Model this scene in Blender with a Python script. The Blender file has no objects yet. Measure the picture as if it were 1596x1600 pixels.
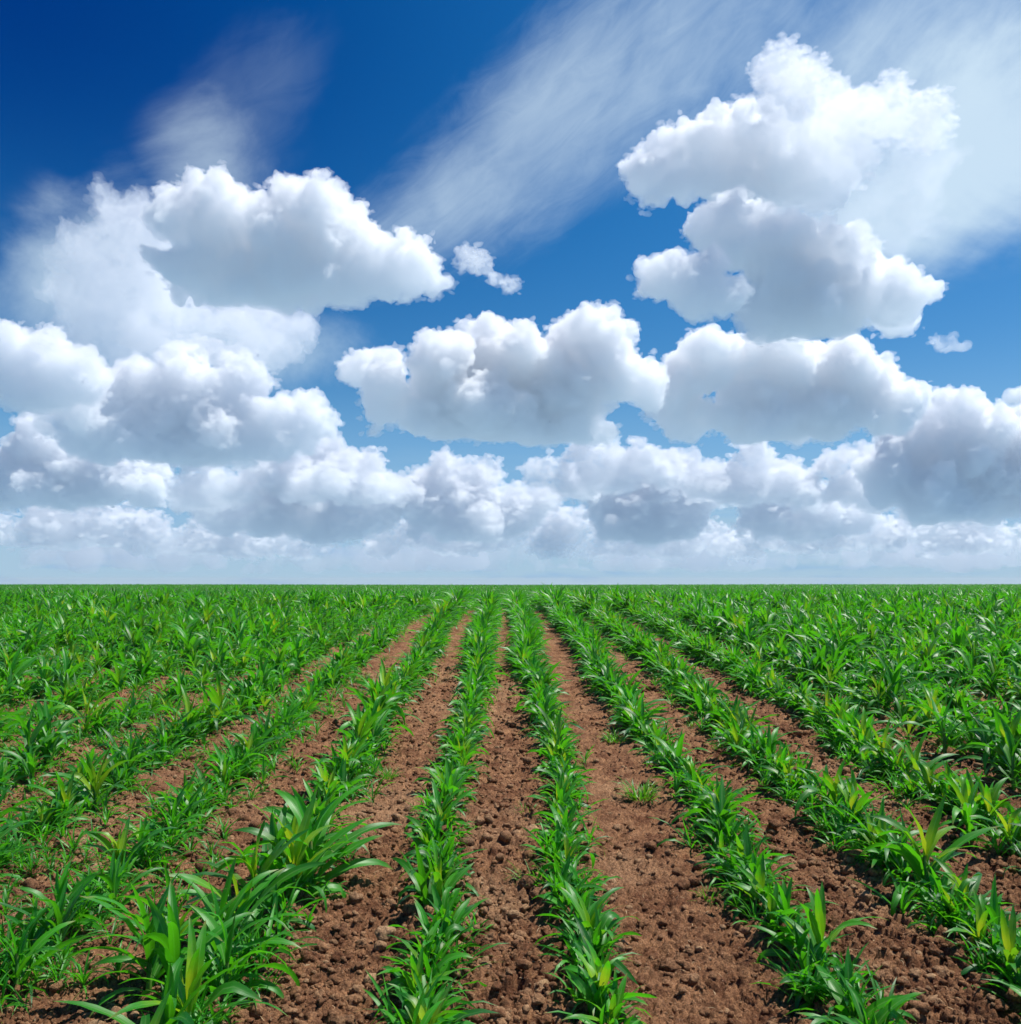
import bpy, bmesh, math, random
import numpy as np
from mathutils import Vector, Matrix, Euler

rng = np.random.default_rng(11)
random.seed(11)
SC = bpy.context.scene
COL = SC.collection
R = math.radians

# ------------------------------------------------------------------ helpers
def link(o, parent=None):
    COL.objects.link(o)
    if parent is not None:
        o.parent = parent
    return o

def tag(o, label=None, cat=None, group=None, kind=None):
    if label: o['label'] = label
    if cat: o['category'] = cat
    if group: o['group'] = group
    if kind: o['kind'] = kind
    return o

def empty(name, loc, rz=0.0, scale=1.0):
    o = bpy.data.objects.new(name, None)
    o.location = loc
    o.rotation_euler = (0, 0, rz)
    o.scale = (scale,) * 3
    o.empty_display_size = 0.05
    return link(o)

def mesh_np(name, V, F, mat=None, smooth=True, attr=None):
    """V (n,3); F (m,3|4) int array; attr: (n,4) float colour attribute 'tint'."""
    me = bpy.data.meshes.new(name)
    V = np.ascontiguousarray(V, dtype=np.float32)
    F = np.ascontiguousarray(F, dtype=np.int32)
    k = F.shape[1]
    me.vertices.add(len(V)); me.vertices.foreach_set('co', V.ravel())
    me.loops.add(F.size); me.loops.foreach_set('vertex_index', F.ravel())
    me.polygons.add(len(F))
    me.polygons.foreach_set('loop_start', np.arange(0, F.size, k, dtype=np.int32))
    me.polygons.foreach_set('loop_total', np.full(len(F), k, dtype=np.int32))
    me.update(calc_edges=True)
    me.polygons.foreach_set('use_smooth', np.full(len(F), smooth, dtype=bool))
    if attr is not None:
        a = me.attributes.new('tint', 'FLOAT_COLOR', 'POINT')
        a.data.foreach_set('color', np.ascontiguousarray(attr, dtype=np.float32).ravel())
    if mat: me.materials.append(mat)
    return me

# ---- numpy noise -----------------------------------------------------------
def _h(ix, iy, iz, s):
    x = (ix.astype(np.int64) * 374761393 + iy.astype(np.int64) * 668265263 + iz.astype(np.int64) * 2147483647 + s * 974711) & 0xffffffff
    x = ((x ^ (x >> 13)) * 1274126177) & 0xffffffff
    x = ((x ^ (x >> 16)) * 2246822519) & 0xffffffff
    return ((x ^ (x >> 15)) & 0xffffff).astype(np.float32) / 16777216.0

def vnoise(P, s=0):
    """value noise -1..1 at P (n,3)"""
    I = np.floor(P).astype(np.int64); f = (P - I).astype(np.float32)
    f = f * f * f * (f * (f * 6 - 15) + 10)
    out = 0
    for dx in (0, 1):
        wx = f[:, 0] if dx else 1 - f[:, 0]
        for dy in (0, 1):
            wy = f[:, 1] if dy else 1 - f[:, 1]
            for dz in (0, 1):
                wz = f[:, 2] if dz else 1 - f[:, 2]
                out = out + wx * wy * wz * _h(I[:, 0] + dx, I[:, 1] + dy, I[:, 2] + dz, s)
    return out * 2 - 1

def fbm(P, oct=4, s=0, gain=.5):
    a, t = 1.0, 0
    for o in range(oct):
        t = t + a * vnoise(P * 2.0 ** o + 17.3 * o, s + o); a *= gain
    return t

def worley(P, s=0, two_d=False):
    """distance to nearest jittered feature point, and a random id of that cell"""
    I = np.floor(P).astype(np.int64)
    best = np.full(len(P), 9.0, np.float32); bid = np.zeros(len(P), np.float32)
    zs = (0,) if two_d else (-1, 0, 1)
    for dx in (-1, 0, 1):
        for dy in (-1, 0, 1):
            for dz in zs:
                a, b, c = I[:, 0] + dx, I[:, 1] + dy, I[:, 2] + dz
                px = a + _h(a, b, c, s + 1); py = b + _h(a, b, c, s + 2)
                d = (px - P[:, 0]) ** 2 + (py - P[:, 1]) ** 2
                if not two_d:
                    d = d + (c + _h(a, b, c, s + 3) - P[:, 2]) ** 2
                m = d < best
                best = np.where(m, d, best)
                bid = np.where(m, _h(a, b, c, s + 4), bid)
    return np.sqrt(best).astype(np.float32), bid

# ------------------------------------------------------------------ camera
PW, PH, FPX = 1596.0, 1600.0, 1400.0        # photograph's frame and focal length in its pixels
YAW, PITCH = R(0.573), math.atan(105 / 1400.0)
SLOPE = 0.0514                               # the near field climbs gently away from the camera
CAMZ = 1.55
cam_d = bpy.data.cameras.new('camera')
cam_d.sensor_width = 36.0
cam_d.sensor_fit = 'HORIZONTAL'
cam_d.lens = 36.0 * FPX / PW
cam_d.clip_start = 0.05
cam_d.clip_end = 60000
cam = link(bpy.data.objects.new('camera', cam_d))
cam.location = (0, 0, CAMZ)
cam.rotation_euler = (R(90) + PITCH, 0, -YAW)
SC.camera = cam
CM = cam.rotation_euler.to_matrix()
CMn = np.array(CM)

def ray(px, py):
    d = CM @ Vector(((px - PW / 2) / FPX, (PH / 2 - py) / FPX, -1.0))
    return d
def at(px, py, depth):
    """world point seen at photo pixel (px,py), `depth` metres ahead"""
    return Vector((0, 0, CAMZ)) + ray(px, py) * depth
def on_ground(px, py):
    d = ray(px, py)
    t = -CAMZ / (d.z - SLOPE * d.y)
    return d.x * t, d.y * t
def project(P):
    Q = (np.asarray(P, float) - np.array([0, 0, CAMZ])) @ CMn
    z = -Q[:, 2]
    return PW / 2 + FPX * Q[:, 0] / z, PH / 2 - FPX * Q[:, 1] / z, z

# ------------------------------------------------------------------ light
SUN_EL, SUN_AZ = R(64), R(72)      # azimuth measured from straight ahead (+Y) towards the right (+X)
sd = bpy.data.lights.new('sun', 'SUN'); sd.energy = 5.0; sd.angle = R(0.53); sd.color = (1.0, 0.96, 0.89)
sun = link(bpy.data.objects.new('sun', sd))
tosun = Vector((math.sin(SUN_AZ) * math.cos(SUN_EL), math.cos(SUN_AZ) * math.cos(SUN_EL), math.sin(SUN_EL)))
sun.rotation_euler = tosun.to_track_quat('Z', 'Y').to_euler()
sun.location = (6, 10, 20)

vs = SC.view_settings
vs.view_transform = 'Standard'; vs.look = 'None'; vs.gamma = 1.0; vs.use_curve_mapping = False; vs.exposure = 0.15
cy = SC.cycles
cy.use_denoising = True
cy.use_adaptive_sampling = True; cy.adaptive_threshold = .02
cy.max_bounces = 32; cy.diffuse_bounces = 3; cy.glossy_bounces = 2; cy.transmission_bounces = 3
cy.transparent_max_bounces = 16; cy.volume_bounces = 22
cy.caustics_reflective = False; cy.caustics_refractive = False
cy.sample_clamp_indirect = 6.0
SC.render.film_transparent = False

# ------------------------------------------------------------------ node helper
class NT:
    def __init__(self, tree):
        self.t = tree; self.n = tree.nodes; self.l = tree.links; self.n.clear()
    def new(self, typ, **kw):
        nd = self.n.new(typ)
        ins = kw.pop('ins', {})
        for k, v in kw.items(): setattr(nd, k, v)
        for k, v in ins.items(): self.set(nd, k, v)
        return nd
    def set(self, nd, k, v):
        s = nd.inputs[k]
        if isinstance(v, bpy.types.NodeSocket): self.l.new(v, s)
        elif isinstance(v, (tuple, list)) and s.type == 'RGBA' and len(v) == 3: s.default_value = (*v, 1)
        else: s.default_value = v
    def math(self, op, a, b=None, c=None, clamp=False):
        nd = self.new('ShaderNodeMath', operation=op, use_clamp=clamp)
        for i, v in enumerate((a, b, c)):
            if v is not None: self.set(nd, i, v)
        return nd.outputs[0]
    def vmath(self, op, a, b=None, out=0):
        nd = self.new('ShaderNodeVectorMath', operation=op)
        self.set(nd, 0, a)
        if b is not None: self.set(nd, 3 if op == 'SCALE' else 1, b)
        return nd.outputs[out]
    def mix(self, f, a, b, blend='MIX'):
        nd = self.new('ShaderNodeMix', data_type='RGBA', blend_type=blend, clamp_factor=True)
        self.set(nd, 0, f); self.set(nd, 6, a); self.set(nd, 7, b)
        return nd.outputs[2]
    def ramp(self, v, lo, hi, a=0.0, b=1.0, smooth=True):
        nd = self.new('ShaderNodeMapRange', interpolation_type='SMOOTHSTEP' if smooth else 'LINEAR')
        for k, x in zip(range(5), (v, lo, hi, a, b)): self.set(nd, k, x)
        return nd.outputs[0]
    def noise(self, vec, scale, detail=4, rough=.5, dist=0.0, out=0, lac=2.0):
        nd = self.new('ShaderNodeTexNoise', ins={'Scale': scale, 'Detail': detail, 'Roughness': rough, 'Distortion': dist, 'Lacunarity': lac})
        if vec is not None: self.set(nd, 'Vector', vec)
        return nd.outputs[out]

def material(name):
    m = bpy.data.materials.new(name); m.use_nodes = True
    return m, NT(m.node_tree)
# ------------------------------------------------------------------ sky
def build_world():
    w = bpy.data.worlds.new('World'); SC.world = w; w.use_nodes = True
    t = NT(w.node_tree)
    sky = t.new('ShaderNodeTexSky', sky_type='NISHITA', sun_disc=False)
    sky.sun_elevation = SUN_EL; sky.sun_rotation = SUN_AZ
    sky.air_density = 1.0; sky.dust_density = 0.6; sky.ozone_density = 2.5
    g = t.new('ShaderNodeTexCoord').outputs['Generated']
    sep = t.new('ShaderNodeSeparateXYZ', ins={0: g})
    x, y, z = sep.outputs
    # sky sampled never below the horizon
    zc = t.math('MAXIMUM', z, 0.02)
    v = t.new('ShaderNodeCombineXYZ', ins={0: x, 1: y, 2: zc}).outputs[0]
    t.set(sky, 'Vector', v)
    hs = t.new('ShaderNodeHueSaturation', ins={'Hue': .5, 'Saturation': 1.5, 'Value': 1.0, 'Color': sky.outputs[0]})
    clear = hs.outputs[0]
    # azimuth / elevation in radians, azimuth 0 straight ahead, positive right
    az = t.math('ARCTAN2', x, y)
    el = t.math('ARCSINE', z)
    ae = t.new('ShaderNodeCombineXYZ', ins={0: az, 1: el, 2: 0.0}).outputs[0]
    clear = t.mix(t.ramp(el, .26, .0, 0.0, .85), clear, (2.0, 4.3, 7.6))
    # deeper polarised blue high on the left
    deep = t.math('MULTIPLY', t.ramp(el, .12, .55), t.ramp(az, .35, -.6))
    clear = t.mix(t.math('MULTIPLY', deep, .95), clear, t.mix(1.0, clear, (.08, .27, .58), 'MULTIPLY'))
    white = (6.9, 8.5, 9.6)
    def blob(px, py, rx, ry, ang=0.0):
        """soft oval veil centred where the photo shows it; returns 0..1"""
        d = ray(px, py).normalized()
        a0, e0 = math.atan2(d.x, d.y), math.asin(d.z)
        mp = t.new('ShaderNodeMapping', vector_type='TEXTURE')
        t.set(mp, 0, ae)
        mp.inputs['Location'].default_value = (a0, e0, 0)
        mp.inputs['Rotation'].default_value = (0, 0, R(ang))
        mp.inputs['Scale'].default_value = (rx / FPX, ry / FPX, 1)
        ln = t.vmath('LENGTH', mp.outputs[0], out=1)
        return ln
    # --- high cirrus streaks, combed from lower left to upper right
    mp = t.new('ShaderNodeMapping', vector_type='TEXTURE'); t.set(mp, 0, ae)
    mp.inputs['Rotation'].default_value = (0, 0, R(36))
    mp.inputs['Scale'].default_value = (1 / 2.2, 1 / 5.0, 1)
    st = t.noise(mp.outputs[0], 1.6, 8, .54, .6)
    mpf = t.new('ShaderNodeMapping', vector_type='TEXTURE'); t.set(mpf, 0, ae)
    mpf.inputs['Rotation'].default_value = (0, 0, R(31)); mpf.inputs['Scale'].default_value = (1 / 3.0, 1 / 10.0, 1)
    fine = t.noise(mpf.outputs[0], 4.2, 9, .66, .8)
    soft = t.noise(ae, 4.2, 8, .6, .5)
    def veil(shapes, src, lo, hi, amt):
        m = None
        for s in shapes:
            f = t.ramp(blob(*s), 1.25, .05)
            m = f if m is None else t.math('MAXIMUM', m, f)
        k = t.math('ADD', t.math('MULTIPLY', m, 1.15), t.math('MULTIPLY_ADD', src, 3.4, -1.75))
        return t.math('MULTIPLY', t.math('MULTIPLY', t.ramp(k, lo, hi), t.ramp(m, 0.0, .25)), amt)
    soft0 = t.noise(ae, 3.0, 7, .55, .8)
    streak = t.math('MULTIPLY_ADD', fine, .22, t.math('MULTIPLY_ADD', st, .30, t.math('MULTIPLY', soft0, .48)))
    c1 = veil([(700, 310, 300, 100, 33), (880, 180, 400, 150, 36), (1100, 60, 420, 170, 27), (1380, 70, 460, 170, 12)], streak, .0, 1.7, .58)
    c2 = veil([(1440, 290, 350, 150, 14), (1560, 190, 300, 190, 0), (1330, 330, 220, 120, 20)], t.math('MULTIPLY_ADD', soft, .7, t.math('MULTIPLY', st, .3)), .0, 1.2, .8)
    c3 = veil([(210, 440, 190, 170, 35), (330, 260, 120, 120, 50), (120, 420, 110, 90, 20), (400, 540, 220, 70, 0)], soft, .0, 1.5, .55)
    c4 = veil([(360, 200, 190, 130, 50), (20, 470, 130, 70, 10), (430, 120, 150, 90, 40)], streak, .1, 1.8, .15)
    cir = c1
    for c in (c2, c3, c4):
        cir = t.math('SUBTRACT', 1.0, t.math('MULTIPLY', t.math('SUBTRACT', 1.0, cir), t.math('SUBTRACT', 1.0, c)))
    col = t.mix(cir, clear, white)
    # --- pale hazy air and thin layered cloud low down
    mpl = t.new('ShaderNodeMapping'); t.set(mpl, 0, ae); mpl.inputs['Scale'].default_value = (2.0, 16.0, 1)
    lay = t.noise(mpl.outputs[0], 3.2, 8, .6, .3)
    low = t.math('MULTIPLY', t.ramp(el, .17, -.01), t.ramp(t.math('ADD', lay, t.ramp(el, .10, 0.0, 0.0, .16)), .40, .66))
    col = t.mix(t.math('MULTIPLY', low, .85), col, (4.0, 5.7, 7.0))
    bg = t.new('ShaderNodeBackground', ins={'Color': col, 'Strength': 0.095})
    out = t.new('ShaderNodeOutputWorld')
    t.l.new(bg.outputs[0], out.inputs[0])
    w.cycles.sampling_method = 'MANUAL'; w.cycles.sample_map_resolution = 512
build_world()

# ------------------------------------------------------------------ cumulus clouds: closed billowy bodies filled with scattering vapour
def vapour(name, density, aniso=.3, color=(.992, .995, 1.0)):
    m, t = material(name)
    vol = t.new('ShaderNodeVolumePrincipled', ins={'Color': color, 'Density': density, 'Anisotropy': aniso})
    out = t.new('ShaderNodeOutputMaterial')
    t.l.new(vol.outputs[0], out.inputs['Volume'])
    m.cycles.homogeneous_volume = True
    return m

ICO = {}
def ico(n):
    if n not in ICO:
        bm = bmesh.new(); bmesh.ops.create_icosphere(bm, subdivisions=n, radius=1.0)
        V = np.array([v.co[:] for v in bm.verts]); F = np.array([[v.index for v in f.verts] for f in bm.faces]); bm.free()
        ICO[n] = (V, F)
    return ICO[n]

def voxel_skin(V, F, vox):
    """one closed skin round any heap of overlapping bodies"""
    tmp = bpy.data.objects.new('tmp', mesh_np('tmp', V, F)); COL.objects.link(tmp)
    md = tmp.modifiers.new('r', 'REMESH'); md.mode = 'VOXEL'; md.voxel_size = vox; md.use_smooth_shade = True
    bpy.context.view_layer.update()
    ev = tmp.evaluated_get(bpy.context.evaluated_depsgraph_get()); me = ev.to_mesh()
    n = len(me.vertices)
    V = np.empty(n * 3, np.float32); me.vertices.foreach_get('co', V); V = V.reshape(-1, 3)
    N = np.empty(n * 3, np.float32); me.vertices.foreach_get('normal', N); N = N.reshape(-1, 3)
    F = np.empty(len(me.loops), np.int32); me.loops.foreach_get('vertex_index', F); F = F.reshape(-1, 4)
    ev.to_mesh_clear(); md_ = tmp.data; bpy.data.objects.remove(tmp); bpy.data.meshes.remove(md_)
    return V, N, F

def drop_crumbs(V, N, F, share=.06):
    """leave out stray little balls and sealed hollows"""
    lab = np.arange(len(V))
    while True:
        m = lab[F].min(1); new = lab.copy()
        for c in range(4): np.minimum.at(new, F[:, c], m)
        new = new[new]
        if (new == lab).all(): break
        lab = new
    cnt = np.bincount(lab, minlength=len(V)); keep = cnt[lab] > share * cnt.max()
    idx = np.cumsum(keep) - 1
    return V[keep], N[keep], idx[F[keep[F[:, 0]]]].astype(np.int32)

def cumulus(blobs, depth, mat, label, base=None, seed=0, px_vox=1.9, rough=1.0, thick=.5, cat='cloud', nsub=12, fringe=1.0, wisp=None):
    """blobs: (px, py, radius px); a real cloud `depth` metres ahead, as deep as it is high"""
    r_ = np.random.default_rng(seed)
    k = depth / FPX                       # metres per photo pixel at that distance
    puffs = []
    for (bx, by, br) in blobs:
        c0 = np.array([bx, by, r_.normal(0, br * thick * .6)])
        puffs.append((c0, br * .86))
        for i in range(nsub):
            d = r_.normal(size=3); d /= np.linalg.norm(d)
            if d[1] > .15: d[1] *= -.6; d /= np.linalg.norm(d)
            rr = br * r_.uniform(.22, .5)
            c1 = c0 + d * (br * .95 - rr * .4)
            puffs.append((c1, rr))
            for j in range(5):
                e = r_.normal(size=3) + d * 1.2; e /= np.linalg.norm(e)
                if e[1] > .3: continue
                r2 = rr * r_.uniform(.22, .5)
                puffs.append((c1 + e * (rr * .98 - r2 * .25), r2))
    fill = []
    if base is not None:                  # the level underside that ties the heaps together
        xs = np.array([b_[0] for b_ in blobs]); rs = np.array([b_[2] for b_ in blobs]); bot = np.array([b_[1] + b_[2] for b_ in blobs])
        low = bot > base - 45
        if low.any():
            x0, x1 = (xs - rs)[low].min() + 30, (xs + rs)[low].max() - 30; x = x0
            while x < x1:
                e = min(1, .35 + 1.6 * min(x - x0, x1 - x) / (x1 - x0))
                fill.append((np.array([x, base - 30 + 8 * e + r_.normal(0, 5), r_.normal(0, 22)]), e * r_.uniform(22, 40))); x += r_.uniform(14, 30)
    puffs += fill
    V0, F0 = ico(2)
    Vs, Fs = [], []
    for i, (c, r) in enumerate(puffs):
        Vs.append(V0 * r + c); Fs.append(F0 + i * len(V0))
    V = np.concatenate(Vs); F = np.concatenate(Fs)
    V, N, F = drop_crumbs(*voxel_skin(V, F, px_vox))
    # swirl the whole body, then billows (rounded cells, large to small), then frayed fibrous noise
    for sc, am in ((75, 11.0), (32, 5.0)):
        V = V + am * rough * np.stack([fbm(V / sc + 9.1 * q, 3, seed * 5 + q) for q in range(3)], 1)
    D = 0
    for sc, am in ((50, 10.5), (24, 8.0), (12, 5.6), (6.5, 3.4)):
        w, _ = worley(V / sc + seed * 3.1 + .35 * vnoise(V / sc * 1.7, seed)[:, None], seed * 7 + int(sc))
        D = D + am * (.6 - w) * np.clip(.78 + .9 * vnoise(V / (sc * 2.4), seed + int(sc)), .2, 1.4)
    under = np.clip(N[:, 1], 0, 1)[:, None]                    # +y is down here
    fr = fbm(V / 16.0, 5, seed, .62)
    D = (D + (5.0 + 4.0 * np.clip(vnoise(V / 70.0, seed + 3), -.6, 1)) * fr)[:, None] * (1 - .4 * under) * rough
    V = V + N * D
    V = V + 1.6 * rough * np.stack([fbm(V / 7.0 + 31.0 * q, 2, seed * 3 + q) for q in range(3)], 1)
    if base is not None:
        over = np.clip(V[:, 1] - base + 7 * fbm(V / 48.0, 4, seed + 5), 0, None)
        V[:, 1] -= over * .86
    V, N, F = drop_crumbs(*voxel_skin(V, F, px_vox * .72))
    # torn shreds of thinner vapour coming loose all round the dense body
    pick = r_.choice(len(V), int(len(V) / 52 * fringe), replace=False)
    dens = vnoise(V[pick] / 38.0, seed + 60) > -.25
    sV, sF, o = [], [], 0
    U0, G0 = ico(1)
    for q in pick[dens]:
        rr = 1.6 + 4.6 * r_.random() ** 2
        dirv = N[q] + r_.normal(0, .5, 3); dirv[1] = dirv[1] * .6 + .12
        sh = np.array([r_.uniform(1, 2.0), r_.uniform(.6, 1.1), 1.0])
        sV.append(U0 * rr * sh + V[q] + dirv * r_.uniform(-.4, 1.5) * rr); sF.append(G0 + o); o += len(U0)
    W, _, WF = voxel_skin(np.concatenate(sV), np.concatenate(sF), px_vox * .8)
    W = W + 2.2 * np.stack([fbm(W / 6.0 + 31.0 * q, 3, seed * 3 + q) for q in range(3)], 1)
    wz = (W, None, WF)
    def out(V, F, name, mt):
        # picture-shaped space -> metres in the world, with the cloud's own depth
        P = np.stack([(V[:, 0] - PW / 2) / FPX, (PH / 2 - V[:, 1]) / FPX, -np.ones(len(V))], 1) * depth
        P = P @ CMn.T + np.array([0, 0, CAMZ]) + np.array([math.sin(YAW), math.cos(YAW), 0.0]) * (V[:, 2:3] * k)
        return P
    P = out(V, F, cat, mat); o0 = P.mean(0)
    ob = bpy.data.objects.new(cat, mesh_np(cat, P - o0, F, mat)); ob.location = o0
    link(ob); tag(ob, label, 'cloud', 'cumulus clouds')
    if wisp is not None:
        P = out(wz[0], wz[2], cat, wisp)
        link(bpy.data.objects.new('wispy_fringe', mesh_np('wispy_fringe', P - o0, wz[2], wisp)), ob)
    return ob

def low_band(x0, x1, y0, y1, rmin, rmax, n, seed):
    r_ = np.random.default_rng(seed)
    xs = np.linspace(x0 + rmax, x1 - rmax, n) + r_.normal(0, 9, n)
    return [(x, y1 - r_.uniform(.15, 1) ** 1.5 * (y1 - y0) * (.35 + .65 * math.sin(math.pi * (i + .5) / n)), r_.uniform(rmin, rmax)) for i, x in enumerate(xs)]

def clouds():
    soft2 = vapour('loose_vapour', 1 / 85.0, aniso=.3)
    WISP = vapour('wispy_vapour', 1 / 48.0)
    from functools import partial
    cumulus = partial(globals()['cumulus'], wisp=WISP)
    dense = vapour('cloud_vapour', 1 / 25.0, aniso=.3, color=(.978, .984, .991))
    mid = vapour('thinner_cloud_vapour', 1 / 32.0, aniso=.3, color=(.955, .965, .978))
    far = vapour('distant_cloud_vapour', 1 / 58.0, aniso=.3, color=(.90, .918, .94))
    cumulus([(300, 345, 62), (355, 352, 70), (425, 385, 62), (485, 352, 62), (515, 345, 46), (470, 410, 66), (400, 425, 60), (330, 420, 60),
             (560, 405, 54), (610, 418, 48), (650, 425, 40), (682, 452, 24), (550, 450, 40), (275, 420, 40)],
            2500, dense, 'large cumulus cloud with a grey flat base floating highest on the left', 478, 1)
    cumulus([(1010, 268, 38), (1052, 240, 46), (1105, 245, 58), (1155, 230, 55), (1195, 255, 62), (1245, 275, 60), (1290, 290, 46), (1180, 300, 46)],
            2750, dense, 'bright billowing cumulus cloud in the upper part of the tall right tower', 325, 2)
    cumulus([(1215, 112, 34), (1250, 150, 50), (1300, 180, 50), (1370, 185, 48), (1440, 205, 42), (1320, 230, 50), (1235, 200, 40)],
            2430, soft2, 'soft thin white cloud fraying out at the very top right', None, 3, rough=1.5)
    cumulus([(1200, 400, 62), (1125, 385, 50), (1262, 420, 72), (1330, 452, 66), (1378, 492, 42), (1290, 490, 56), (1220, 480, 60), (1170, 355, 30), (1245, 372, 40), (1300, 405, 56), (1240, 455, 66), (1400, 505, 30)],
            2500, dense, 'rounded cumulus cloud with grey hollow in the middle of the right tower', 528, 4)
    cumulus([(1032, 448, 38), (1078, 460, 46), (1138, 475, 32), (1100, 440, 34)],
            2300, dense, 'small bright white puff in front of the right cloud tower', 505, 5)
    cumulus([(572, 582, 32), (605, 622, 44), (690, 592, 55), (742, 572, 58), (800, 565, 58), (890, 538, 46), (930, 532, 50), (850, 605, 66),
             (760, 650, 58), (680, 655, 48), (960, 592, 48), (1008, 610, 38), (900, 640, 50)],
            3300, dense, 'wide cumulus bank with a dark grey belly above the field centre', 690, 63)
    cumulus([(1060, 610, 46), (1105, 582, 54), (1160, 566, 46), (1230, 572, 56), (1320, 585, 54), (1368, 588, 42), (1180, 645, 52), (1300, 640, 56), (1395, 640, 46), (1080, 650, 46)],
            3500, dense, 'cumulus bank with lumpy crest right of the central cloud', 688, 7)
    cumulus([(1480, 655, 42), (1540, 690, 56), (1596, 700, 56), (1430, 705, 50), (1500, 725, 56), (1570, 765, 56), (1450, 780, 52), (1390, 750, 46), (1640, 760, 60)],
            3900, mid, 'broad grey bottomed cumulus at the right edge of the sky', 815, 8)
    cumulus([(1594, 620, 20), (1615, 612, 24)], 3000, mid, 'tiny white puff cut off by the right edge of the picture', None, 9, nsub=6, wisp=None)
    cumulus([(-10, 550, 48), (22, 548, 40), (62, 572, 50), (120, 600, 48), (40, 600, 50)],
            3100, mid, 'smooth domed cumulus at the left edge of the sky', 640, 10)
    cumulus([(180, 620, 54), (262, 600, 56), (330, 640, 56), (382, 600, 34), (380, 680, 54), (440, 668, 46), (488, 655, 34), (250, 680, 52), (150, 690, 50), (330, 700, 46)],
            3400, mid, 'ragged cumulus cluster below the highest left cloud', 725, 11, rough=1.35)
    cumulus([(30, 730, 44), (72, 700, 42), (110, 735, 44), (170, 760, 40), (-10, 770, 44), (230, 770, 40)],
            4300, mid, 'grey layered cumulus low above the left end of the field', 790, 12)
    cumulus([(405, 790, 46), (450, 758, 50), (515, 735, 44), (560, 770, 46), (600, 785, 40), (350, 800, 40), (480, 800, 46)],
            4900, far, 'low hazy cumulus heap left of the middle with dark shoulder', 840, 13)
    cumulus([(690, 752, 44), (740, 745, 38), (660, 790, 42), (740, 795, 44), (800, 800, 38), (840, 780, 30)],
            5000, far, 'low hazy cumulus heap directly above the central furrow', 845, 14)
    cumulus([(930, 770, 42), (985, 740, 40), (1040, 755, 44), (1090, 775, 36), (960, 810, 40), (1060, 810, 40), (1010, 795, 40)],
            5200, far, 'low hazy cumulus heap right of the middle near the horizon', 845, 15)
    cumulus([(1180, 775, 38), (1225, 765, 38), (1270, 800, 40), (1330, 810, 38), (1200, 815, 36)],
            5400, far, 'small low cumulus under the right bank near the horizon', 845, 16)
    cumulus([(738, 402, 20), (758, 418, 18), (728, 412, 14), (800, 446, 12), (780, 440, 12)], 2500, far, 'little wispy puff in the blue gap right of the highest left cloud', None, 17, rough=1.2, nsub=8)
    cumulus([(1458, 543, 16), (1476, 552, 14), (1492, 558, 9)], 2500, far, 'small lone wisp in the blue right of the cloud tower', None, 18, rough=1.2, nsub=8)
    soft3 = vapour('right_veil_vapour', 1 / 520.0, aniso=.3)
    soft = vapour('soft_veil_vapour', 1 / 170.0, aniso=.3)
    cumulus([(150, 400, 60), (220, 375, 62), (125, 470, 56), (200, 520, 62), (300, 530, 60), (400, 525, 54), (350, 500, 50), (245, 450, 66), (170, 450, 60), (460, 540, 36), (110, 540, 40)],
            3600, soft, 'soft pale cloud veil behind and below the highest left cloud', None, 51, rough=2.1, thick=.7, wisp=None)
    cumulus([(1300, 250, 60), (1380, 280, 60), (1330, 330, 60), (1400, 360, 56), (1450, 270, 56), (1290, 340, 50)],
            2380, soft3, 'soft pale cloud veil filling the space right of the tall tower', None, 52, rough=1.7, thick=.7, wisp=None)
    haze2 = vapour('horizon_layer_vapour', 1 / 330.0, color=(.80, .83, .87))
    haze = vapour('hazy_far_vapour', 1 / 190.0, color=(.82, .85, .885))
    for (x0, x1, y0, y1, n, sd, lab) in ((-40, 260, 790, 850, 11, 31, 'faint flat cloud bank lowest on the left just above the field'),
                                         (200, 520, 800, 865, 12, 32, 'faint flat cloud bank under the hazy heap left of the middle'),
                                         (560, 900, 775, 862, 14, 33, 'faint greyish cloud bank low over the central furrow'),
                                         (840, 1180, 790, 866, 13, 34, 'faint greyish cloud bank low right of the central furrow'),
                                         (1130, 1430, 785, 855, 12, 35, 'faint flat cloud bank low under the right cloud bank'),
                                         (1380, 1660, 800, 858, 11, 36, 'faint flat cloud bank lowest at the right edge')):
        cumulus(low_band(x0, x1, y0, y1, 16, 32, n, sd), 7000, haze, lab, y1, sd, nsub=8)
    for (x0, x1, y0, y1, n, sd, lab) in ((-60, 420, 855, 890, 26, 37, 'thin grey layer cloud hugging the horizon on the left'),
                                         (360, 900, 862, 893, 28, 38, 'thin grey layer cloud hugging the horizon behind the field centre'),
                                         (840, 1300, 858, 891, 26, 39, 'thin grey layer cloud hugging the horizon right of the centre'),
                                         (1240, 1660, 852, 888, 24, 40, 'thin grey layer cloud hugging the horizon on the right')):
        cumulus(low_band(x0, x1, y0, y1, 7, 15, n, sd), 9500, haze2, lab, y1, sd, nsub=5, rough=.6, wisp=None)
    for (x0, x1, y0, y1, n, sd, lab) in ((60, 420, 520, 640, 9, 43, 'broken cumulus lumps joining the left cluster to the pale veil above it'),
                                         (180, 420, 690, 780, 8, 44, 'broken cumulus lumps under the ragged left cluster'),
                                         (820, 1060, 690, 760, 7, 45, 'broken cumulus lumps under the dark bellied central bank'),
                                         (1240, 1480, 690, 790, 8, 46, 'broken cumulus lumps joining the right bank to the right edge cloud'),
                                         (380, 660, 690, 770, 11, 41, 'scattered middle height puffs between the left cluster and the hazy heap'),
                                         (1000, 1300, 700, 770, 11, 42, 'scattered middle height puffs under the right cloud bank')):
        cumulus(low_band(x0, x1, y0, y1, 14, 30, n, sd), 4600, far, lab, y1 + 12, sd, nsub=10, rough=1.3)
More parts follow.
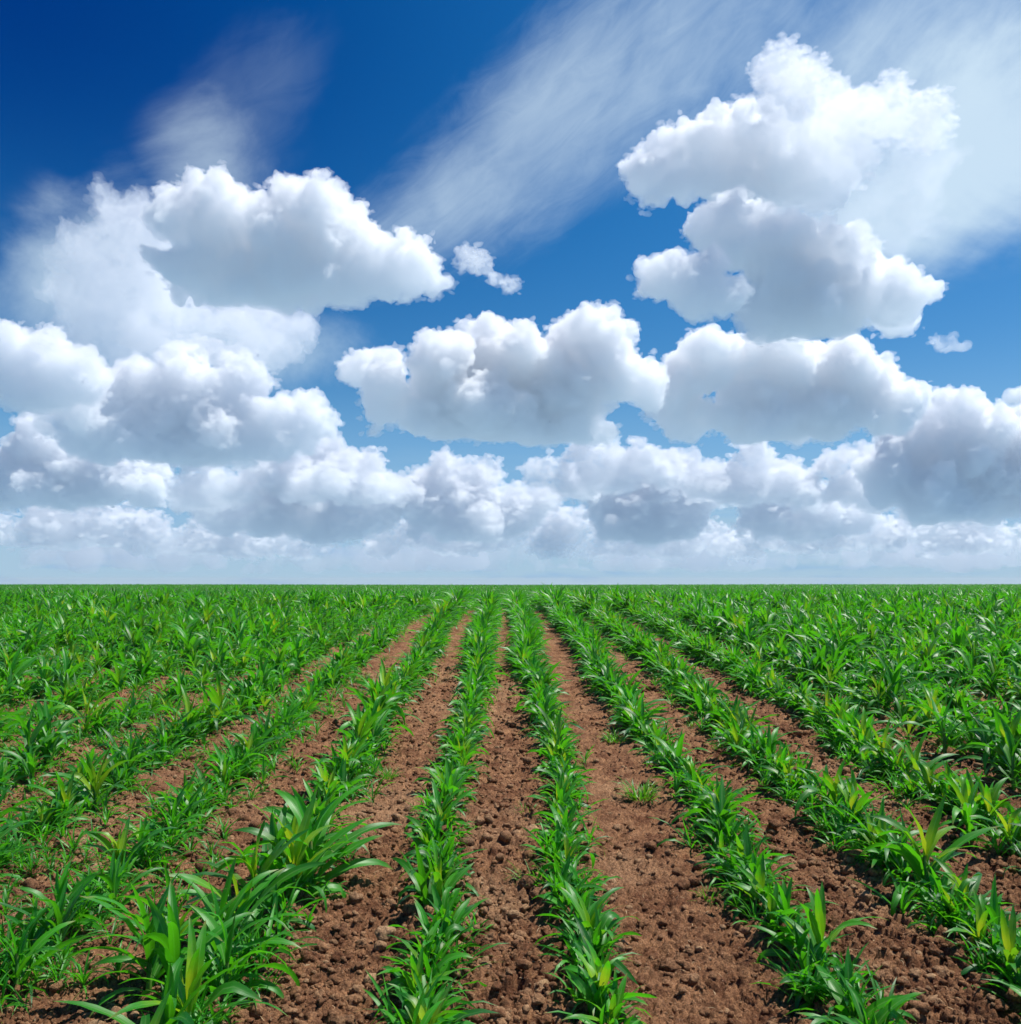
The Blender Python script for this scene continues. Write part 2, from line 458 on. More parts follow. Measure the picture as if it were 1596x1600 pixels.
clouds()
# ------------------------------------------------------------------ terrain profile: gentle climb, a crest, a dip, a far rise
_py = np.linspace(-20, 900, 9201)
_sl = np.interp(_py, [-20, 12.5, 27, 42, 58, 105, 165, 900], [SLOPE, SLOPE, -.062, -.045, .0125, .0125, -.02, -.03])
_pz = np.cumsum(_sl) * (_py[1] - _py[0]); _pz -= np.interp(0, _py, _pz)
def terrain(x, y):
    z = np.interp(y, _py, _pz)
    return z + .0009 * np.clip(np.abs(x) - 3, 0, 40) ** 1.2 * np.clip((y - 8) / 14, 0, 1)

ROWS = {-4: -2.98, -3: -2.31, -2: -1.68, -1: -.93, 0: -.258, 1: .335, 2: 1.065, 3: 1.74, 4: 2.50, 5: 3.22}
for i in range(6, 34): ROWS[i] = ROWS[5] + .7 * (i - 5)
for i in range(-5, -34, -1): ROWS[i] = ROWS[-4] + .7 * (i + 4)
def row_x(i, y):
    return ROWS[i] + .035 * np.sin(y * .9 + i * 1.7) + .02 * np.sin(y * 2.3 + i)

ROWX = np.array(sorted(ROWS.values()))
def soil_relief(x, y, fine=True):
    P = np.stack([x, y, np.zeros_like(x)], 1).astype(np.float64)
    j = np.clip(np.searchsorted(ROWX, x), 1, len(ROWX) - 1)
    d = np.minimum(np.abs(x - ROWX[j - 1]), np.abs(x - ROWX[j]))
    h = .022 * np.exp(-(d / .13) ** 2) + .022 * vnoise(P / .45, 3) + .012 * vnoise(P / .16, 4)
    rough = .75 + .55 * vnoise(P / 1.1 + 4, 9)                      # some stretches are cloddier than others
    # the furrow right of the centre row is more finely crumbled
    rough = rough * np.where((x > .42) & (x < 1.0), .55, 1.0) * np.where((x > -.85) & (x < -.3), .8, 1.0)
    Q = P + .02 * np.stack([vnoise(P / .06, 21), vnoise(P / .06, 22), P[:, 2]], 1)
    for sc, am, keep in ((.10, .026, .22), (.055, .024, .55), (.032, .018, .85), (.019, .0125, 1.0), (.011, .0075, 1.0)):
        w, cid = worley(Q / sc, int(sc * 1000), True)
        rad = .42 + .36 * _h((cid * 9999).astype(np.int64), np.int64(3), np.int64(5), 1)
        b = np.sqrt(np.clip(1 - (w / rad) ** 2, 0, 1)) * (cid < keep)
        b = b * np.clip(1.6 - y * .0016 / sc, .15, 1)          # the finest grains melt together with distance
        h = h + am * b * (.45 + .55 * cid / keep) * (np.clip(rough, .25, 1.4) if sc > .02 else 1.0)
    h = h + .0045 * fbm(P / .02, 3, 31, .65)
    return h

def soil_material():
    m, t = material('soil')
    co = t.new('ShaderNodeTexCoord').outputs['Object']
    big = t.noise(co, 1.3, 5, .6); mid = t.noise(co, 9.0, 5, .62); fine = t.noise(co, 95.0, 5, .7)
    at_ = t.new('ShaderNodeAttribute', attribute_name='tint', attribute_type='GEOMETRY')
    own = t.new('ShaderNodeSeparateColor', ins={0: at_.outputs['Color']}).outputs[0]      # each clod's own shade
    c = t.mix(t.ramp(mid, .34, .66), (.158, .070, .036), (.335, .180, .094))
    c = t.mix(t.math('MULTIPLY', t.ramp(big, .50, .70), .6), c, (.41, .255, .145))
    c = t.mix(own, c, (.52, .35, .205))
    c = t.mix(t.ramp(fine, .32, .72), t.mix(1.0, c, (.50, .46, .46), 'MULTIPLY'), t.mix(1.0, c, (1.4, 1.34, 1.26), 'MULTIPLY'))
    pt = t.noise(co, 190.0, 2, .5)
    c = t.mix(t.math('MULTIPLY', t.ramp(pt, .66, .74), .7), c, (.50, .37, .25))
    bump = t.new('ShaderNodeBump', ins={'Strength': 1.0, 'Distance': .010, 'Height': t.noise(co, 160.0, 6, .7)})
    p = t.new('ShaderNodeBsdfPrincipled', ins={'Base Color': c, 'Roughness': .95, 'Normal': bump.outputs[0]})
    p.inputs['Specular IOR Level'].default_value = .15
    t.l.new(p.outputs[0], t.new('ShaderNodeOutputMaterial').inputs[0])
    return m
SOIL = soil_material()

def build_ground():
    # rows of vertices get wider apart with distance; fan of columns likewise
    inv = np.linspace(1 / 1.7, 1 / 27.0, 1250)
    ys = np.concatenate([[-18, -6, -1, .6, 1.3], 1 / inv, np.linspace(29, 60, 40), np.geomspace(63, 880, 60)])
    ts = np.concatenate([[-6.0, -3.5, -2, -1.4], np.linspace(-1.05, 1.05, 1300), [1.4, 2, 3.5, 6]])
    T, Y = np.meshgrid(ts, ys)
    X = T * (np.clip(Y, 1.2, None) * .66 + .55)
    X = np.where(np.abs(T) > 1.05, T * (np.abs(Y) * .66 + 6), X)
    x, y = X.ravel(), Y.ravel()
    z = terrain(x, y)
    near = (y > 1.25) & (y < 27) & (np.abs(T.ravel()) <= 1.05)
    rel = np.zeros_like(z); rel[near] = soil_relief(x[near], y[near])
    z = z + rel * np.clip((27 - y) / 3, 0, 1)
    nx = len(ts); ny = len(ys)
    i = np.arange(nx * ny).reshape(ny, nx)
    F = np.stack([i[:-1, :-1], i[:-1, 1:], i[1:, 1:], i[1:, :-1]], -1).reshape(-1, 4)
    g = link(bpy.data.objects.new('ground', mesh_np('ground', np.stack([x, y, z], 1), F, SOIL)))
    tag(g, 'reddish brown crumbly soil of the ploughed field', 'ground', kind='structure')
build_ground()
# ------------------------------------------------------------------ plant materials (tint: r random shade, g yellowing, b distance from midrib, a along the leaf)
def leaf_material(name, dark, light, yel=(.52, .74, .015), trans=(.13, .70, .010), tw=.37):
    m, t = material(name)
    at_ = t.new('ShaderNodeAttribute', attribute_name='tint', attribute_type='GEOMETRY')
    sp = t.new('ShaderNodeSeparateColor', ins={0: at_.outputs['Color']})
    r, g, b = sp.outputs; a = at_.outputs['Alpha']
    co = t.new('ShaderNodeTexCoord').outputs['Object']
    c = t.mix(r, dark, light)
    blot = t.noise(co, 14.0, 3, .5)
    c = t.mix(t.math('MULTIPLY', t.ramp(blot, .35, .7), .35), c, t.mix(1.0, c, (1.5, 1.3, 1.1), 'MULTIPLY'))
    # fine lengthwise veins and the pale midrib
    vein = t.math('SINE', t.math('MULTIPLY', b, 26.0))
    c = t.mix(t.math('MULTIPLY_ADD', vein, .035, .035), c, t.mix(1.0, c, (1.5, 1.35, 1.3), 'MULTIPLY'))
    rib = t.math('MULTIPLY', t.ramp(b, .17, .05), t.ramp(a, 1.0, .45))
    c = t.mix(t.math('MULTIPLY', rib, .55), c, (.20, .42, .12))
    yf = t.math('MULTIPLY', g, t.ramp(t.math('ADD', a, t.math('MULTIPLY_ADD', blot, .6, -.3)), .85, .18))
    c = t.mix(yf, c, yel)
    tip = t.math('MULTIPLY', t.ramp(a, .84, 1.0), t.ramp(t.math('ADD', r, t.math('MULTIPLY', blot, .5)), .55, .95))
    c = t.mix(t.math('MULTIPLY', tip, .8), c, (.30, .24, .08))
    tc = t.mix(yf, t.mix(r, tuple(v * .75 for v in trans), trans), (.75, .80, .03))
    bump = t.new('ShaderNodeBump', ins={'Strength': .10, 'Distance': .001, 'Height': vein})
    p = t.new('ShaderNodeBsdfPrincipled', ins={'Base Color': c, 'Roughness': .43, 'Normal': bump.outputs[0]})
    p.inputs['Specular IOR Level'].default_value = .52
    tr = t.new('ShaderNodeBsdfTranslucent', ins={'Color': tc})
    mx = t.new('ShaderNodeMixShader', ins={0: tw, 1: p.outputs[0], 2: tr.outputs[0]})
    t.l.new(mx.outputs[0], t.new('ShaderNodeOutputMaterial').inputs[0])
    return m
LEAF = leaf_material('maize_leaf', (.007, .105, .012), (.042, .300, .012))
STEM = leaf_material('maize_stem', (.04, .17, .03), (.09, .27, .05), tw=.15)
WEED = leaf_material('weed_blade', (.035, .13, .015), (.09, .22, .03), tw=.3)

# ------------------------------------------------------------------ leaf and plant shapes
def leaf(base, az, a0, bend, L, W, seg, us, r_, fold=.35, wav=.16, yel=0.0, shade=None, pw=1.5, tipz=None):
    ts = np.linspace(0, 1, seg + 1)
    tm = (ts[:-1] + ts[1:]) / 2
    ang = a0 + bend * tm ** pw
    if r_.random() < .22:                  # some blades are creased and hang from the crease
        ang = ang + R(r_.uniform(25, 65)) * np.clip((tm - r_.uniform(.4, .7)) * 7, 0, 1)
    azs = az + r_.normal(0, .25) * tm ** 1.3
    ds = L / seg
    st = np.stack([np.sin(ang) * np.cos(azs), np.sin(ang) * np.sin(azs), np.cos(ang)], 1) * ds
    mid = np.concatenate([[base], base + np.cumsum(st, 0)])
    tan = np.concatenate([st[:1], (st[:-1] + st[1:]) / 2, st[-1:]]) / ds
    azv = np.concatenate([azs[:1], (azs[:-1] + azs[1:]) / 2, azs[-1:]])
    side = np.stack([-np.sin(azv), np.cos(azv), np.zeros_like(azv)], 1)
    nor = np.cross(tan, side)
    roll = r_.normal(0, .75) * ts ** 1.2
    s2 = side * np.cos(roll)[:, None] + nor * np.sin(roll)[:, None]
    n2 = -side * np.sin(roll)[:, None] + nor * np.cos(roll)[:, None]
    w = W * .5 * np.minimum(1, .42 + ts * 2.1) * np.clip(1 - ts ** 2.6, 0, 1) ** .8
    w[-1] = W * .012
    ph, fq = r_.uniform(0, 6.3), r_.uniform(2.2, 4.0)
    V, A = [], []
    sh = r_.uniform(0, 1) if shade is None else shade
    for u in us:
        f = fold * abs(u) * (1 - .75 * ts) + wav * u * abs(u) * np.sin(ts * fq * 6.28 + ph + (1.3 if u > 0 else 0)) * np.minimum(1, ts * 3)
        V.append(mid + s2 * (u * w)[:, None] - n2 * (f * w)[:, None] * -1)
        A.append(np.stack([np.full_like(ts, sh), np.full_like(ts, yel), np.full_like(ts, abs(u)), ts], 1))
    m = len(us); V = np.stack(V, 1).reshape(-1, 3); A = np.stack(A, 1).reshape(-1, 4)
    i = np.arange((seg + 1) * m).reshape(seg + 1, m)
    F = np.stack([i[:-1, :-1], i[:-1, 1:], i[1:, 1:], i[1:, :-1]], -1).reshape(-1, 4)
    return V, F, A

def join(parts):
    o = 0; Vs, Fs, As = [], [], []
    for V, F, A in parts:
        Vs.append(V); Fs.append(F + o); As.append(A); o += len(V)
    return np.concatenate(Vs), np.concatenate(Fs), np.concatenate(As)

def tube(H, r0, r1, n, lean, shade):
    zs = np.linspace(-.02, H, 5)
    V, A = [], []
    for z in zs:
        k = max(z, 0) / H
        r = (r0 + (r1 - r0) * k) * (1.12 if int(k * 8) % 2 else 1)
        for j in range(n):
            a = 6.2832 * j / n
            V.append((lean[0] * k * k + r * math.cos(a), lean[1] * k * k + r * math.sin(a), z)); A.append((shade, .15 * (1 - k), .6, k))
    F = [(q * n + j, q * n + (j + 1) % n, (q + 1) * n + (j + 1) % n, (q + 1) * n + j) for q in range(4) for j in range(n)]
    return np.array(V), np.array(F), np.array(A)

KIND = {  #        stalk         n        length        width        radius
    'small': ((.055, .09), (9, 12), (.13, .21), (.025, .036), .0055),
    'medium': ((.10, .15), (9, 12), (.19, .28), (.030, .043), .0075),
    'tall': ((.19, .27), (10, 13), (.28, .42), (.042, .060), .012),
    'fine': ((.03, .05), (9, 13), (.12, .20), (.009, .015), .004),
}
LOD = {'hi': (9, (-1, -.5, 0, .5, 1), 8), 'mid': (5, (-1, 0, 1), 5), 'low': (3, (-1, 0, 1), 4), 'far': (3, (-1, 1), 3)}
def plant_parts(kind, seed, lod, yellow=0.0):
    r_ = np.random.default_rng(seed * 101 + 7)
    (h0, h1), (n0, n1), (l0, l1), (w0, w1), rad = KIND[kind]
    seg, us, ns = LOD[lod]
    H = r_.uniform(h0, h1); n = int(r_.integers(n0, n1 + 1)); base_sh = r_.uniform(.1, .8)
    lean = r_.normal(0, .012, 2)
    az0 = r_.uniform(0, 6.28)
    stem = tube(H, rad, rad * .6, ns, lean, base_sh)
    fol, yng = [], []
    for i in range(n):
        k = i / (n - 1)
        az = az0 + math.pi * (i % 2) + r_.normal(0, .55 if kind != 'fine' else 1.4)
        z = H * (.12 + .88 * k); b = np.array([lean[0] * k * k, lean[1] * k * k, z]) + np.array([math.cos(az), math.sin(az), 0]) * rad * .6
        a0 = R(56 - 43 * k ** .8 + r_.normal(0, 7)); bend = R(max(20, r_.normal(90 - 42 * k, 24)))
        L = r_.uniform(l0, l1) * (.62 + .55 * math.sin(math.pi * min(1, .22 + .72 * k)))
        W = r_.uniform(w0, w1) * (.7 + .3 * math.sin(math.pi * (.2 + .7 * k)))
        rr = np.random.default_rng(seed * 1000 + i)
        young = i >= n - 2
        y = yellow * rr.uniform(.65, 1) if young else yellow * (rr.uniform(.1, .5) if k > .5 else 0) + (.18 * rr.uniform(0, 1) if i == 0 else 0.04)
        if young: a0 *= .75; bend *= .6
        lf = leaf(b, az, a0, bend, L, W, seg, us, rr, fold=.75 if young else .38, yel=y, shade=float(np.clip(base_sh + rr.normal(0, .22), 0, 1)))
        (yng if young else fol).append(lf)
    return dict(stem=stem, foliage=join(fol), young_leaves=join(yng))

# ------------------------------------------------------------------ where every plant stands
YEL = {-1: .4, 0: .28, 1: .3, 2: .3, 3: .65, 4: .75, -2: .15, -3: .3, -4: .25}
def row_plan():
    r_ = np.random.default_rng(5)
    P = []          # x, y, kind, scale, yellow, row
    for i in ROWS:
        y = 2.28 + r_.uniform(0, .1)
        while y < 28.5:
            x = row_x(i, y) + r_.normal(0, .022 if -2 < i < 3 else .04 if -3 < i < 5 else .055 + .03 * min(1, max(0, (y - 4) / 5)))
            far = min(1, max(0, (y - 5.5) / 5))
            gap, kind, sc = .105, 'small', r_.uniform(.85, 1.15)
            if i in (0, 1):
                sc *= 1.0 + .12 * far; gap = .076
                kind = 'medium' if r_.random() < .04 + .72 * far else 'small'
            elif i == 2:
                kind = 'medium' if r_.random() < .12 + .6 * far else 'small'; sc *= 1.05; gap = .08
            elif i == -1:
                big = 1 if y < 4.4 else .35
                kind = 'tall' if r_.random() < (0 if y < 3 else .22 if y < 4 else .05) else 'medium' if r_.random() < .72 else 'small'
                gap = .082; sc *= 1.0
            elif i == -2:
                kind = 'medium' if r_.random() < .7 else 'small'; gap = .125 - .04 * far; sc *= .92
            elif i in (-3, -4):
                kind = 'tall' if r_.random() < .10 else 'medium' if r_.random() < .65 else 'small'; gap = .092 - .025 * far; sc *= .92
            elif i in (3, 4):
                kind = 'medium' if r_.random() < .55 else 'small'; gap = .064; sc *= .98
            elif i >= 5:
                kind = 'tall' if r_.random() < .2 else 'medium'; gap = .08; sc *= .95
                if i == 5 and y < 5.2 and r_.random() < .75: y += gap; continue
            else:
                kind = 'tall' if r_.random() < .10 else 'medium' if r_.random() < .6 else 'small'; gap = .078; sc *= .95
            if i not in (0, 1) and r_.random() < .025: y += r_.uniform(.12, .3)
            if y > 11 and kind == 'small': kind = 'medium'
            gap *= 1 - .42 * far; sc *= 1 + .07 * far
            if y > 17 and r_.random() < .4: kind = 'tall'
            if i in (0, 1) and y > 16: sc *= .8
            if abs(x) < y * .62 + .7:
                yl = YEL.get(i, .2)
                P.append([x, y, kind, sc, (r_.uniform(.6, 1) if r_.random() < yl * .8 else r_.uniform(0, .38)), i])
            y += gap * r_.uniform(.6, 1.4)
    # plants that stand out in the photograph
    for px, py, kind, sc, yl, i in ((275, 1592, 'tall', .78, .2, -1), (318, 1575, 'tall', .82, .6, -1), (232, 1560, 'tall', .72, .2, -1), (262, 1535, 'tall', .74, .9, -1), (352, 1572, 'tall', .72, .1, -1), (305, 1510, 'tall', .74, .2, -1), (435, 1455, 'tall', .7, .2, -1), (340, 1530, 'tall', .8, .2, -1), (372, 1500, 'tall', .8, 1.0, -1), (400, 1462, 'tall', .8, 1.0, -1), (428, 1420, 'tall', .76, .2, -1), (452, 1385, 'tall', .76, .9, -1), (488, 1330, 'tall', .66, .2, -1),
                                    (1440, 1410, 'tall', .9, .95, 3), (1335, 1300, 'medium', 1.15, 1.0, 3), (1545, 1322, 'tall', .82, 1.0, 4), (1515, 1318, 'tall', .75, .4, 4),
                                    (1478, 1192, 'tall', .95, .3, 5), (1585, 1240, 'tall', .95, .3, 5), (150, 1275, 'tall', .75, 1.0, -3), (275, 1180, 'tall', .75, .7, -3),
                                    (70, 1090, 'tall', .85, .05, -5), (180, 1440, 'tall', .62, .1, -2), (90, 1500, 'tall', .58, .1, -2), (25, 1560, 'tall', .58, .2, -2),
                                    (395, 1020, 'tall', 1.0, .9, -5), (545, 1235, 'tall', .7, .6, -1), (1420, 1170, 'medium', 1.1, .7, 4)):
        x, y = on_ground(px, py)
        # clear a little room for it
        P[:] = [q for q in P if not (abs(q[0] - x) < .16 and abs(q[1] - y) < .06)]
        P.append([x, y, kind, sc * (1.06 if i == -1 else 1), yl, i])
    return P
PLAN = row_plan()
NV = {'small': 18, 'medium': 16, 'tall': 12, 'fine': 5}

def ordinal(n):
    o = 'zeroth first second third fourth fifth sixth seventh eighth ninth tenth eleventh twelfth thirteenth fourteenth fifteenth sixteenth seventeenth eighteenth nineteenth'.split()
    if n < 20: return o[n]
    tens = {2: ('twenty', 'twentieth'), 3: ('thirty', 'thirtieth'), 4: ('forty', 'fortieth'), 5: ('fifty', 'fiftieth'), 6: ('sixty', 'sixtieth')}[n // 10]
    return tens[1] if n % 10 == 0 else tens[0] + '-' + o[n % 10]
def row_name(i):
    k = i if i >= 1 else 1 - i
    return ordinal(k) + ' row ' + ('right' if i >= 1 else 'left') + ' of centre'

def build_plants():
    r_ = np.random.default_rng(77)
    X = np.array([p[0] for p in PLAN]); Y = np.array([p[1] for p in PLAN])
    Z = terrain(X, Y) - .004
    hgt = np.array([{'small': .25, 'medium': .36, 'tall': .6}[p[2]] * p[3] for p in PLAN])
    u, v, d = project(np.stack([X, Y, Z + hgt * .5], 1))
    size = hgt / d
    inside = (u > 12) & (u < PW - 12) & (v > 0) & (v < PH - 12)
    order = np.argsort(-np.where(inside, size, 0))
    # the 300 that show largest are objects of their own
    chosen = set(order[:300].tolist())
    cache = {}
    def parts_of(kind, s, yb):
        key = (kind, s, yb)
        if key not in cache:
            pp = plant_parts(kind, s, 'hi', yb / 2.0 * .95)
            cache[key] = {n: mesh_np(n, *pp[n][:2], STEM if n == 'stem' else LEAF, True, pp[n][2]) for n in pp}
        return cache[key]
    count = {}
    per = {}
    pool = {}
    seq = sorted(range(len(PLAN)), key=lambda q: Y[q])
    protos = {}
    for q in seq:
        x, y, kind, sc, yl, i = PLAN[q]
        s = int(r_.integers(NV[kind])); rz = r_.uniform(0, 6.283); sc = sc * r_.uniform(.92, 1.08)
        if q in chosen:
            yb = 2 if yl > .55 else 1 if yl > .3 else 0
            n = per[i] = per.get(i, 0) + 1
            look = ('short' if kind == 'small' else 'mid-height' if kind == 'medium' else 'tall') + (' yellow-hearted' if yb == 2 else ' pale-hearted' if yb == 1 else ' green')
            lab = f'{look} maize plant, {ordinal(n)} from the bottom in the {row_name(i)}'
            key = (kind, s, yb)
            if key not in protos:
                e = empty('maize_plant', (x, y, Z[q]))
                for nm, me in parts_of(*key).items():
                    link(bpy.data.objects.new(nm, me), e)
                protos[key] = e
            else:
                src = protos[key]
                e = src.copy(); COL.objects.link(e)
                for ch in src.children:
                    c = ch.copy(); COL.objects.link(c); c.parent = e
            e.location = (x, y, Z[q]); e.rotation_euler = (r_.normal(0, .05), r_.normal(0, .05), rz); e.scale = (sc,) * 3
            tag(e, lab, 'maize plant', 'young maize plants growing in rows')
            for ch in e.children:
                if ch.name.startswith('young_leaves') and yb: ch['label'] = 'bright yellow green youngest leaves' if yb == 2 else 'pale green youngest leaves'
        else:
            lod = 'mid' if y < 9 else 'low'
            pool.setdefault((kind, s, lod, 1 if yl > .55 else .35 if yl > .2 else 0), []).append((x, y, Z[q], rz, sc))
    merged_crop('maize_crop', pool, 'dense rows of young green maize filling the field behind', 'maize crop')

def merged_crop(name, pool, label, cat, mat=None):
    r_ = np.random.default_rng(3)
    Vs, Fs, As, o = [], [], [], 0
    for (kind, s, lod, yb), inst in pool.items():
        pp = plant_parts(kind, s, lod, yb * .95)
        V, F, A = join([pp['stem'], pp['foliage'], pp['young_leaves']])
        I = np.array(inst); n = len(I)
        c, sn = np.cos(I[:, 3])[:, None], np.sin(I[:, 3])[:, None]
        sc = I[:, 4][:, None]
        tx = V[None, :, 0] + V[None, :, 2] * r_.normal(0, .06, n)[:, None]; ty = V[None, :, 1] + V[None, :, 2] * r_.normal(0, .06, n)[:, None]
        W = np.stack([I[:, 0:1] + sc * (c * tx - sn * ty), I[:, 1:2] + sc * (sn * tx + c * ty), I[:, 2:3] + sc * V[None, :, 2]], -1)
        AA = np.repeat(A[None], n, 0).copy(); AA[:, :, 0] = np.clip(AA[:, :, 0] + r_.normal(0, .2, n)[:, None], 0, 1)
        FF = (F[None] + (np.arange(n) * len(V))[:, None, None]).reshape(-1, 4) + o
        Vs.append(W.reshape(-1, 3)); As.append(AA.reshape(-1, 4)); Fs.append(FF); o += n * len(V)
    ob = link(bpy.data.objects.new(name, mesh_np(name, np.concatenate(Vs), np.concatenate(Fs), mat or LEAF, True, np.concatenate(As))))
    tag(ob, label, cat, kind='stuff')
    return ob
build_plants()

def build_far_and_low():
    r_ = np.random.default_rng(8)
    # far rise beyond the crest
    pool = {}
    for q in range(45000):
        y = r_.uniform(66, 172); x = r_.uniform(-1, 1) * (y * .62 + 4)
        pool.setdefault(('tall', int(r_.integers(6)), 'far', 0), []).append((x, y, float(terrain(x, y)), r_.uniform(0, 6.28), r_.uniform(.85, 1.25)))
    merged_crop('distant_maize', pool, 'hazy strip of maize on the far rise along the horizon', 'maize crop')
    # thin tillers and seedlings at the foot of the rows
    pool = {}
    for i in range(-12, 14):
        dens = {0: 9, 1: 9, 2: 14, 3: 30, 4: 30, -1: 20, -2: 22, -3: 26}.get(i, 22)
        n = int(dens * 16)
        for q in range(n):
            y = 2.3 + 15 * r_.random() ** 1.4; x = row_x(i, y) + r_.normal(0, .055 if i in (0, 1, 2) else .085)
            if abs(x) > y * .6 + .6: continue
            pool.setdefault(('fine', int(r_.integers(5)), 'mid' if y < 7 else 'low', 0), []).append((x, y, float(terrain(x, y)), r_.uniform(0, 6.28), r_.uniform(.6, 1.25)))
    for q in range(600):        # stray seedlings in the left part
        y = 3 + 8 * r_.random(); x = -1.3 - r_.random() * (y * .6 - 1.0)
        pool.setdefault(('fine', int(r_.integers(5)), 'mid', 0), []).append((x, y, float(terrain(x, y)), r_.uniform(0, 6.28), r_.uniform(.4, .9)))
    merged_crop('undergrowth', pool, 'thin green tillers and seedlings at the foot of the rows', 'seedlings')
build_far_and_low()

# ------------------------------------------------------------------ grass tufts in the furrows
def build_tufts():
    def tuft(seed):
        r_ = np.random.default_rng(seed + 500); L = []
        for q in range(80):
            a = r_.uniform(0, 6.28); rr = .05 * math.sqrt(r_.random())
            L.append(leaf(np.array([rr * math.cos(a), rr * math.sin(a), 0.0]), a + r_.normal(0, .6), R(r_.uniform(8, 60)), R(r_.uniform(20, 80)), r_.uniform(.06, .14), r_.uniform(.0045, .008), 5, (-1, 0, 1), r_, yel=r_.random() * .35))
        return mesh_np('grass_tuft', *join(L)[:2], WEED, True, join(L)[2])
    ms = [tuft(s) for s in range(4)]
    for k, (px, py, sc, lab) in enumerate((
            (838, 1392, 1.1, 'bushy green grass tuft in the central furrow beside the row on its right'),
            (822, 1280, .85, 'small grass tuft touching the row right of the central furrow, higher up'),
            (1002, 1250, 1.35, 'straggly yellowish grass tuft against the second row right of the central furrow'),
            (962, 1160, 1.1, 'dry looking grass tuft between the first and second rows right of centre'),
            (606, 1218, .8, 'little grass tuft on bare soil between first and second rows left of centre'),
            (1108, 1412, .75, 'sparse grass tuft at the foot of the second row right of centre'),
            (1085, 1140, .9, 'low green weed tuft between the second and third rows right of centre'),
            (560, 1068, 1.0, 'wide flat grass tuft between the second and third rows left of centre'))):
        x, y = on_ground(px, py)
        o = link(bpy.data.objects.new('grass_tuft', ms[k % 4])); o.location = (x, y, float(terrain(np.array([x]), y)[0])); o.rotation_euler = (0, 0, k * 1.3); o.scale = (sc, sc, sc)
        tag(o, lab, 'grass tuft', 'grass tufts growing in the furrows')
build_tufts()

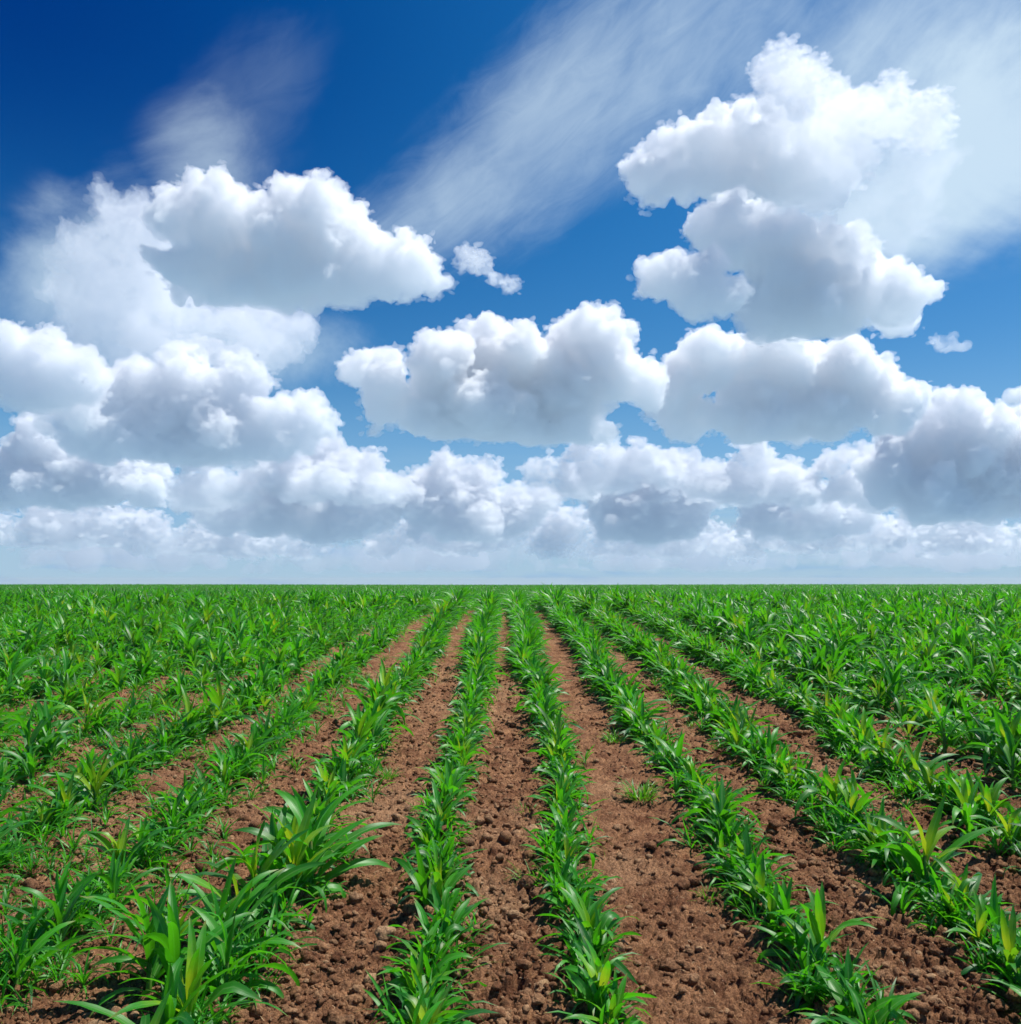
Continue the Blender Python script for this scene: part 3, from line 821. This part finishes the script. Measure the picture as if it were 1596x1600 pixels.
# ------------------------------------------------------------------ loose clods and straw
def clod_mesh(seed, sub):
    V, F = ico(sub)
    r_ = np.random.default_rng(seed + 900)
    s = np.array([1, r_.uniform(.65, .95), r_.uniform(.5, .8)])
    w, _ = worley(V * 1.5 + seed * 3.7, seed)
    V = V * (1 + .42 * vnoise(V * 1.1 + seed * 5.1, seed)[:, None] + .22 * (.6 - w)[:, None] + .2 * fbm(V * 3.2 + seed, 3, seed)[:, None]) * s
    return V, F
def build_clods():
    r_ = np.random.default_rng(21)
    spots = ((743, 1516, 36, 'big brown clod left of the middle in the central furrow'), (786, 1500, 30, 'rounded pale clod in the middle of the central furrow'),
             (836, 1562, 42, 'long pale flat clod near the bottom of the central furrow'), (712, 1556, 40, 'large dark clod beside the row left of the central furrow'),
             (1396, 1508, 34, 'large rounded clod alone in the furrow between second and third rows right'), (1420, 1480, 32, 'angular clod at the foot of the third row right of centre'),
             (1461, 1523, 34, 'dark angular clod left of the third row right near the bottom edge'), (1484, 1566, 38, 'heavy brown clod in the bottom right corner furrow'),
             (1457, 1580, 32, 'lighter rounded clod at the bottom edge beside the heavy brown one'), (1233, 1364, 24, 'rounded clod high in the furrow right of the second row right'))
    for k, (px, py, s, lab) in enumerate(spots):
        x, y = on_ground(px, py); d = project([(x, y, 0)])[2][0]
        V, F = clod_mesh(k, 4)
        o = link(bpy.data.objects.new('soil_clod', mesh_np('soil_clod', V * (s * .56 / FPX * d), F, SOIL, True, np.full((len(V), 4), (.55, .1, .75, .0, .35, .15, .1, .1, .5, .3)[k]))))
        o.location = (x, y, float(terrain(np.array([x]), y)[0]) + .018); o.rotation_euler = (0, 0, r_.uniform(-.5, .5))
        tag(o, lab, 'soil clod', 'large clods of earth in the furrows')
    Vs, Fs, Ts, o = [], [], [], 0
    lib = {s: [clod_mesh(40 + q, s) for q in range(8)] for s in (1, 2, 3)}
    for q in range(52000):
        y = 2.2 + 8 * r_.random() ** 1.7; x = r_.uniform(-1, 1) * (y * .6 + .4)
        if .42 < x < 1.0 and r_.random() < .6: continue
        s = min(.031, .0060 * math.exp(r_.normal(0, .62))) * (1 + .05 * y)
        V, F = lib[3 if s > .017 and y < 4 else 2 if s > .009 and y < 5 else 1][int(r_.integers(8))]
        a = r_.uniform(0, 6.28); c, sn = math.cos(a), math.sin(a)
        W = np.stack([V[:, 0] * c - V[:, 1] * sn, V[:, 0] * sn + V[:, 1] * c, V[:, 2]], 1) * s
        Vs.append((W, x, y, s)); Fs.append(F + o); o += len(W); Ts.append(np.full(len(W), max(0, r_.normal(.02, .28)), np.float32))
    xs = np.array([v[1] for v in Vs]); ys = np.array([v[2] for v in Vs])
    zs = terrain(xs, ys) + soil_relief(xs, ys)
    V = np.concatenate([w + np.array([x, y, z + s * .25]) for (w, x, y, s), z in zip(Vs, zs)])
    g = link(bpy.data.objects.new('soil_crumbs', mesh_np('soil_crumbs', V, np.concatenate(Fs), SOIL, True, np.repeat(np.clip(np.concatenate(Ts), 0, 1)[:, None], 4, 1))))
    tag(g, 'loose brown crumbs and pebbles of earth strewn over the furrows', 'soil crumbs', kind='stuff')
    # straw
    m, t = material('straw')
    p = t.new('ShaderNodeBsdfPrincipled', ins={'Base Color': (.42, .31, .17), 'Roughness': .7}); t.l.new(p.outputs[0], t.new('ShaderNodeOutputMaterial').inputs[0])
    L = []
    for q in range(1500):
        y = 2.2 + 6 * r_.random() ** 1.5; x = r_.uniform(-1, 1) * (y * .6 + .3)
        L.append((x, y, r_.uniform(0, 6.28), r_.uniform(.012, .05)))
    xs = np.array([l[0] for l in L]); ys = np.array([l[1] for l in L]); zs = terrain(xs, ys) + soil_relief(xs, ys) + .004
    lv = [leaf(np.array([x, y, z]), a, R(r_.uniform(65, 92)), R(r_.uniform(-5, 35)), ln, r_.uniform(.0014, .003), 3, (-1, 0, 1), r_) for (x, y, a, ln), z in zip(L, zs)]
    V, F, A = join(lv)
    g = link(bpy.data.objects.new('straw_litter', mesh_np('straw_litter', V, F, m, True)))
    tag(g, 'short dry straw bits scattered over the bare soil', 'straw', kind='stuff')
build_clods()

# ------------------------------------------------------------------ a little summer haze over the field
def build_haze():
    m, t = material('haze_air')
    v = t.new('ShaderNodeVolumePrincipled', ins={'Color': (.86, .93, 1.0), 'Density': .0003, 'Anisotropy': .2})
    t.l.new(v.outputs[0], t.new('ShaderNodeOutputMaterial').inputs['Volume'])
    m.cycles.homogeneous_volume = True
    x, y0, y1, z0, z1 = 3700.0, -40.0, 930.0, -28.0, 2.6
    V = np.array([(a, b, c) for a in (-x, x) for b in (y0, y1) for c in (z0, z1)])
    F = np.array([(0, 1, 3, 2), (4, 6, 7, 5), (0, 4, 5, 1), (2, 3, 7, 6), (0, 2, 6, 4), (1, 5, 7, 3)])
    o = link(bpy.data.objects.new('haze', mesh_np('haze', V, F, m, False)))
    tag(o, 'thin bluish summer haze lying over the far end of the field', 'haze', kind='stuff')
build_haze()
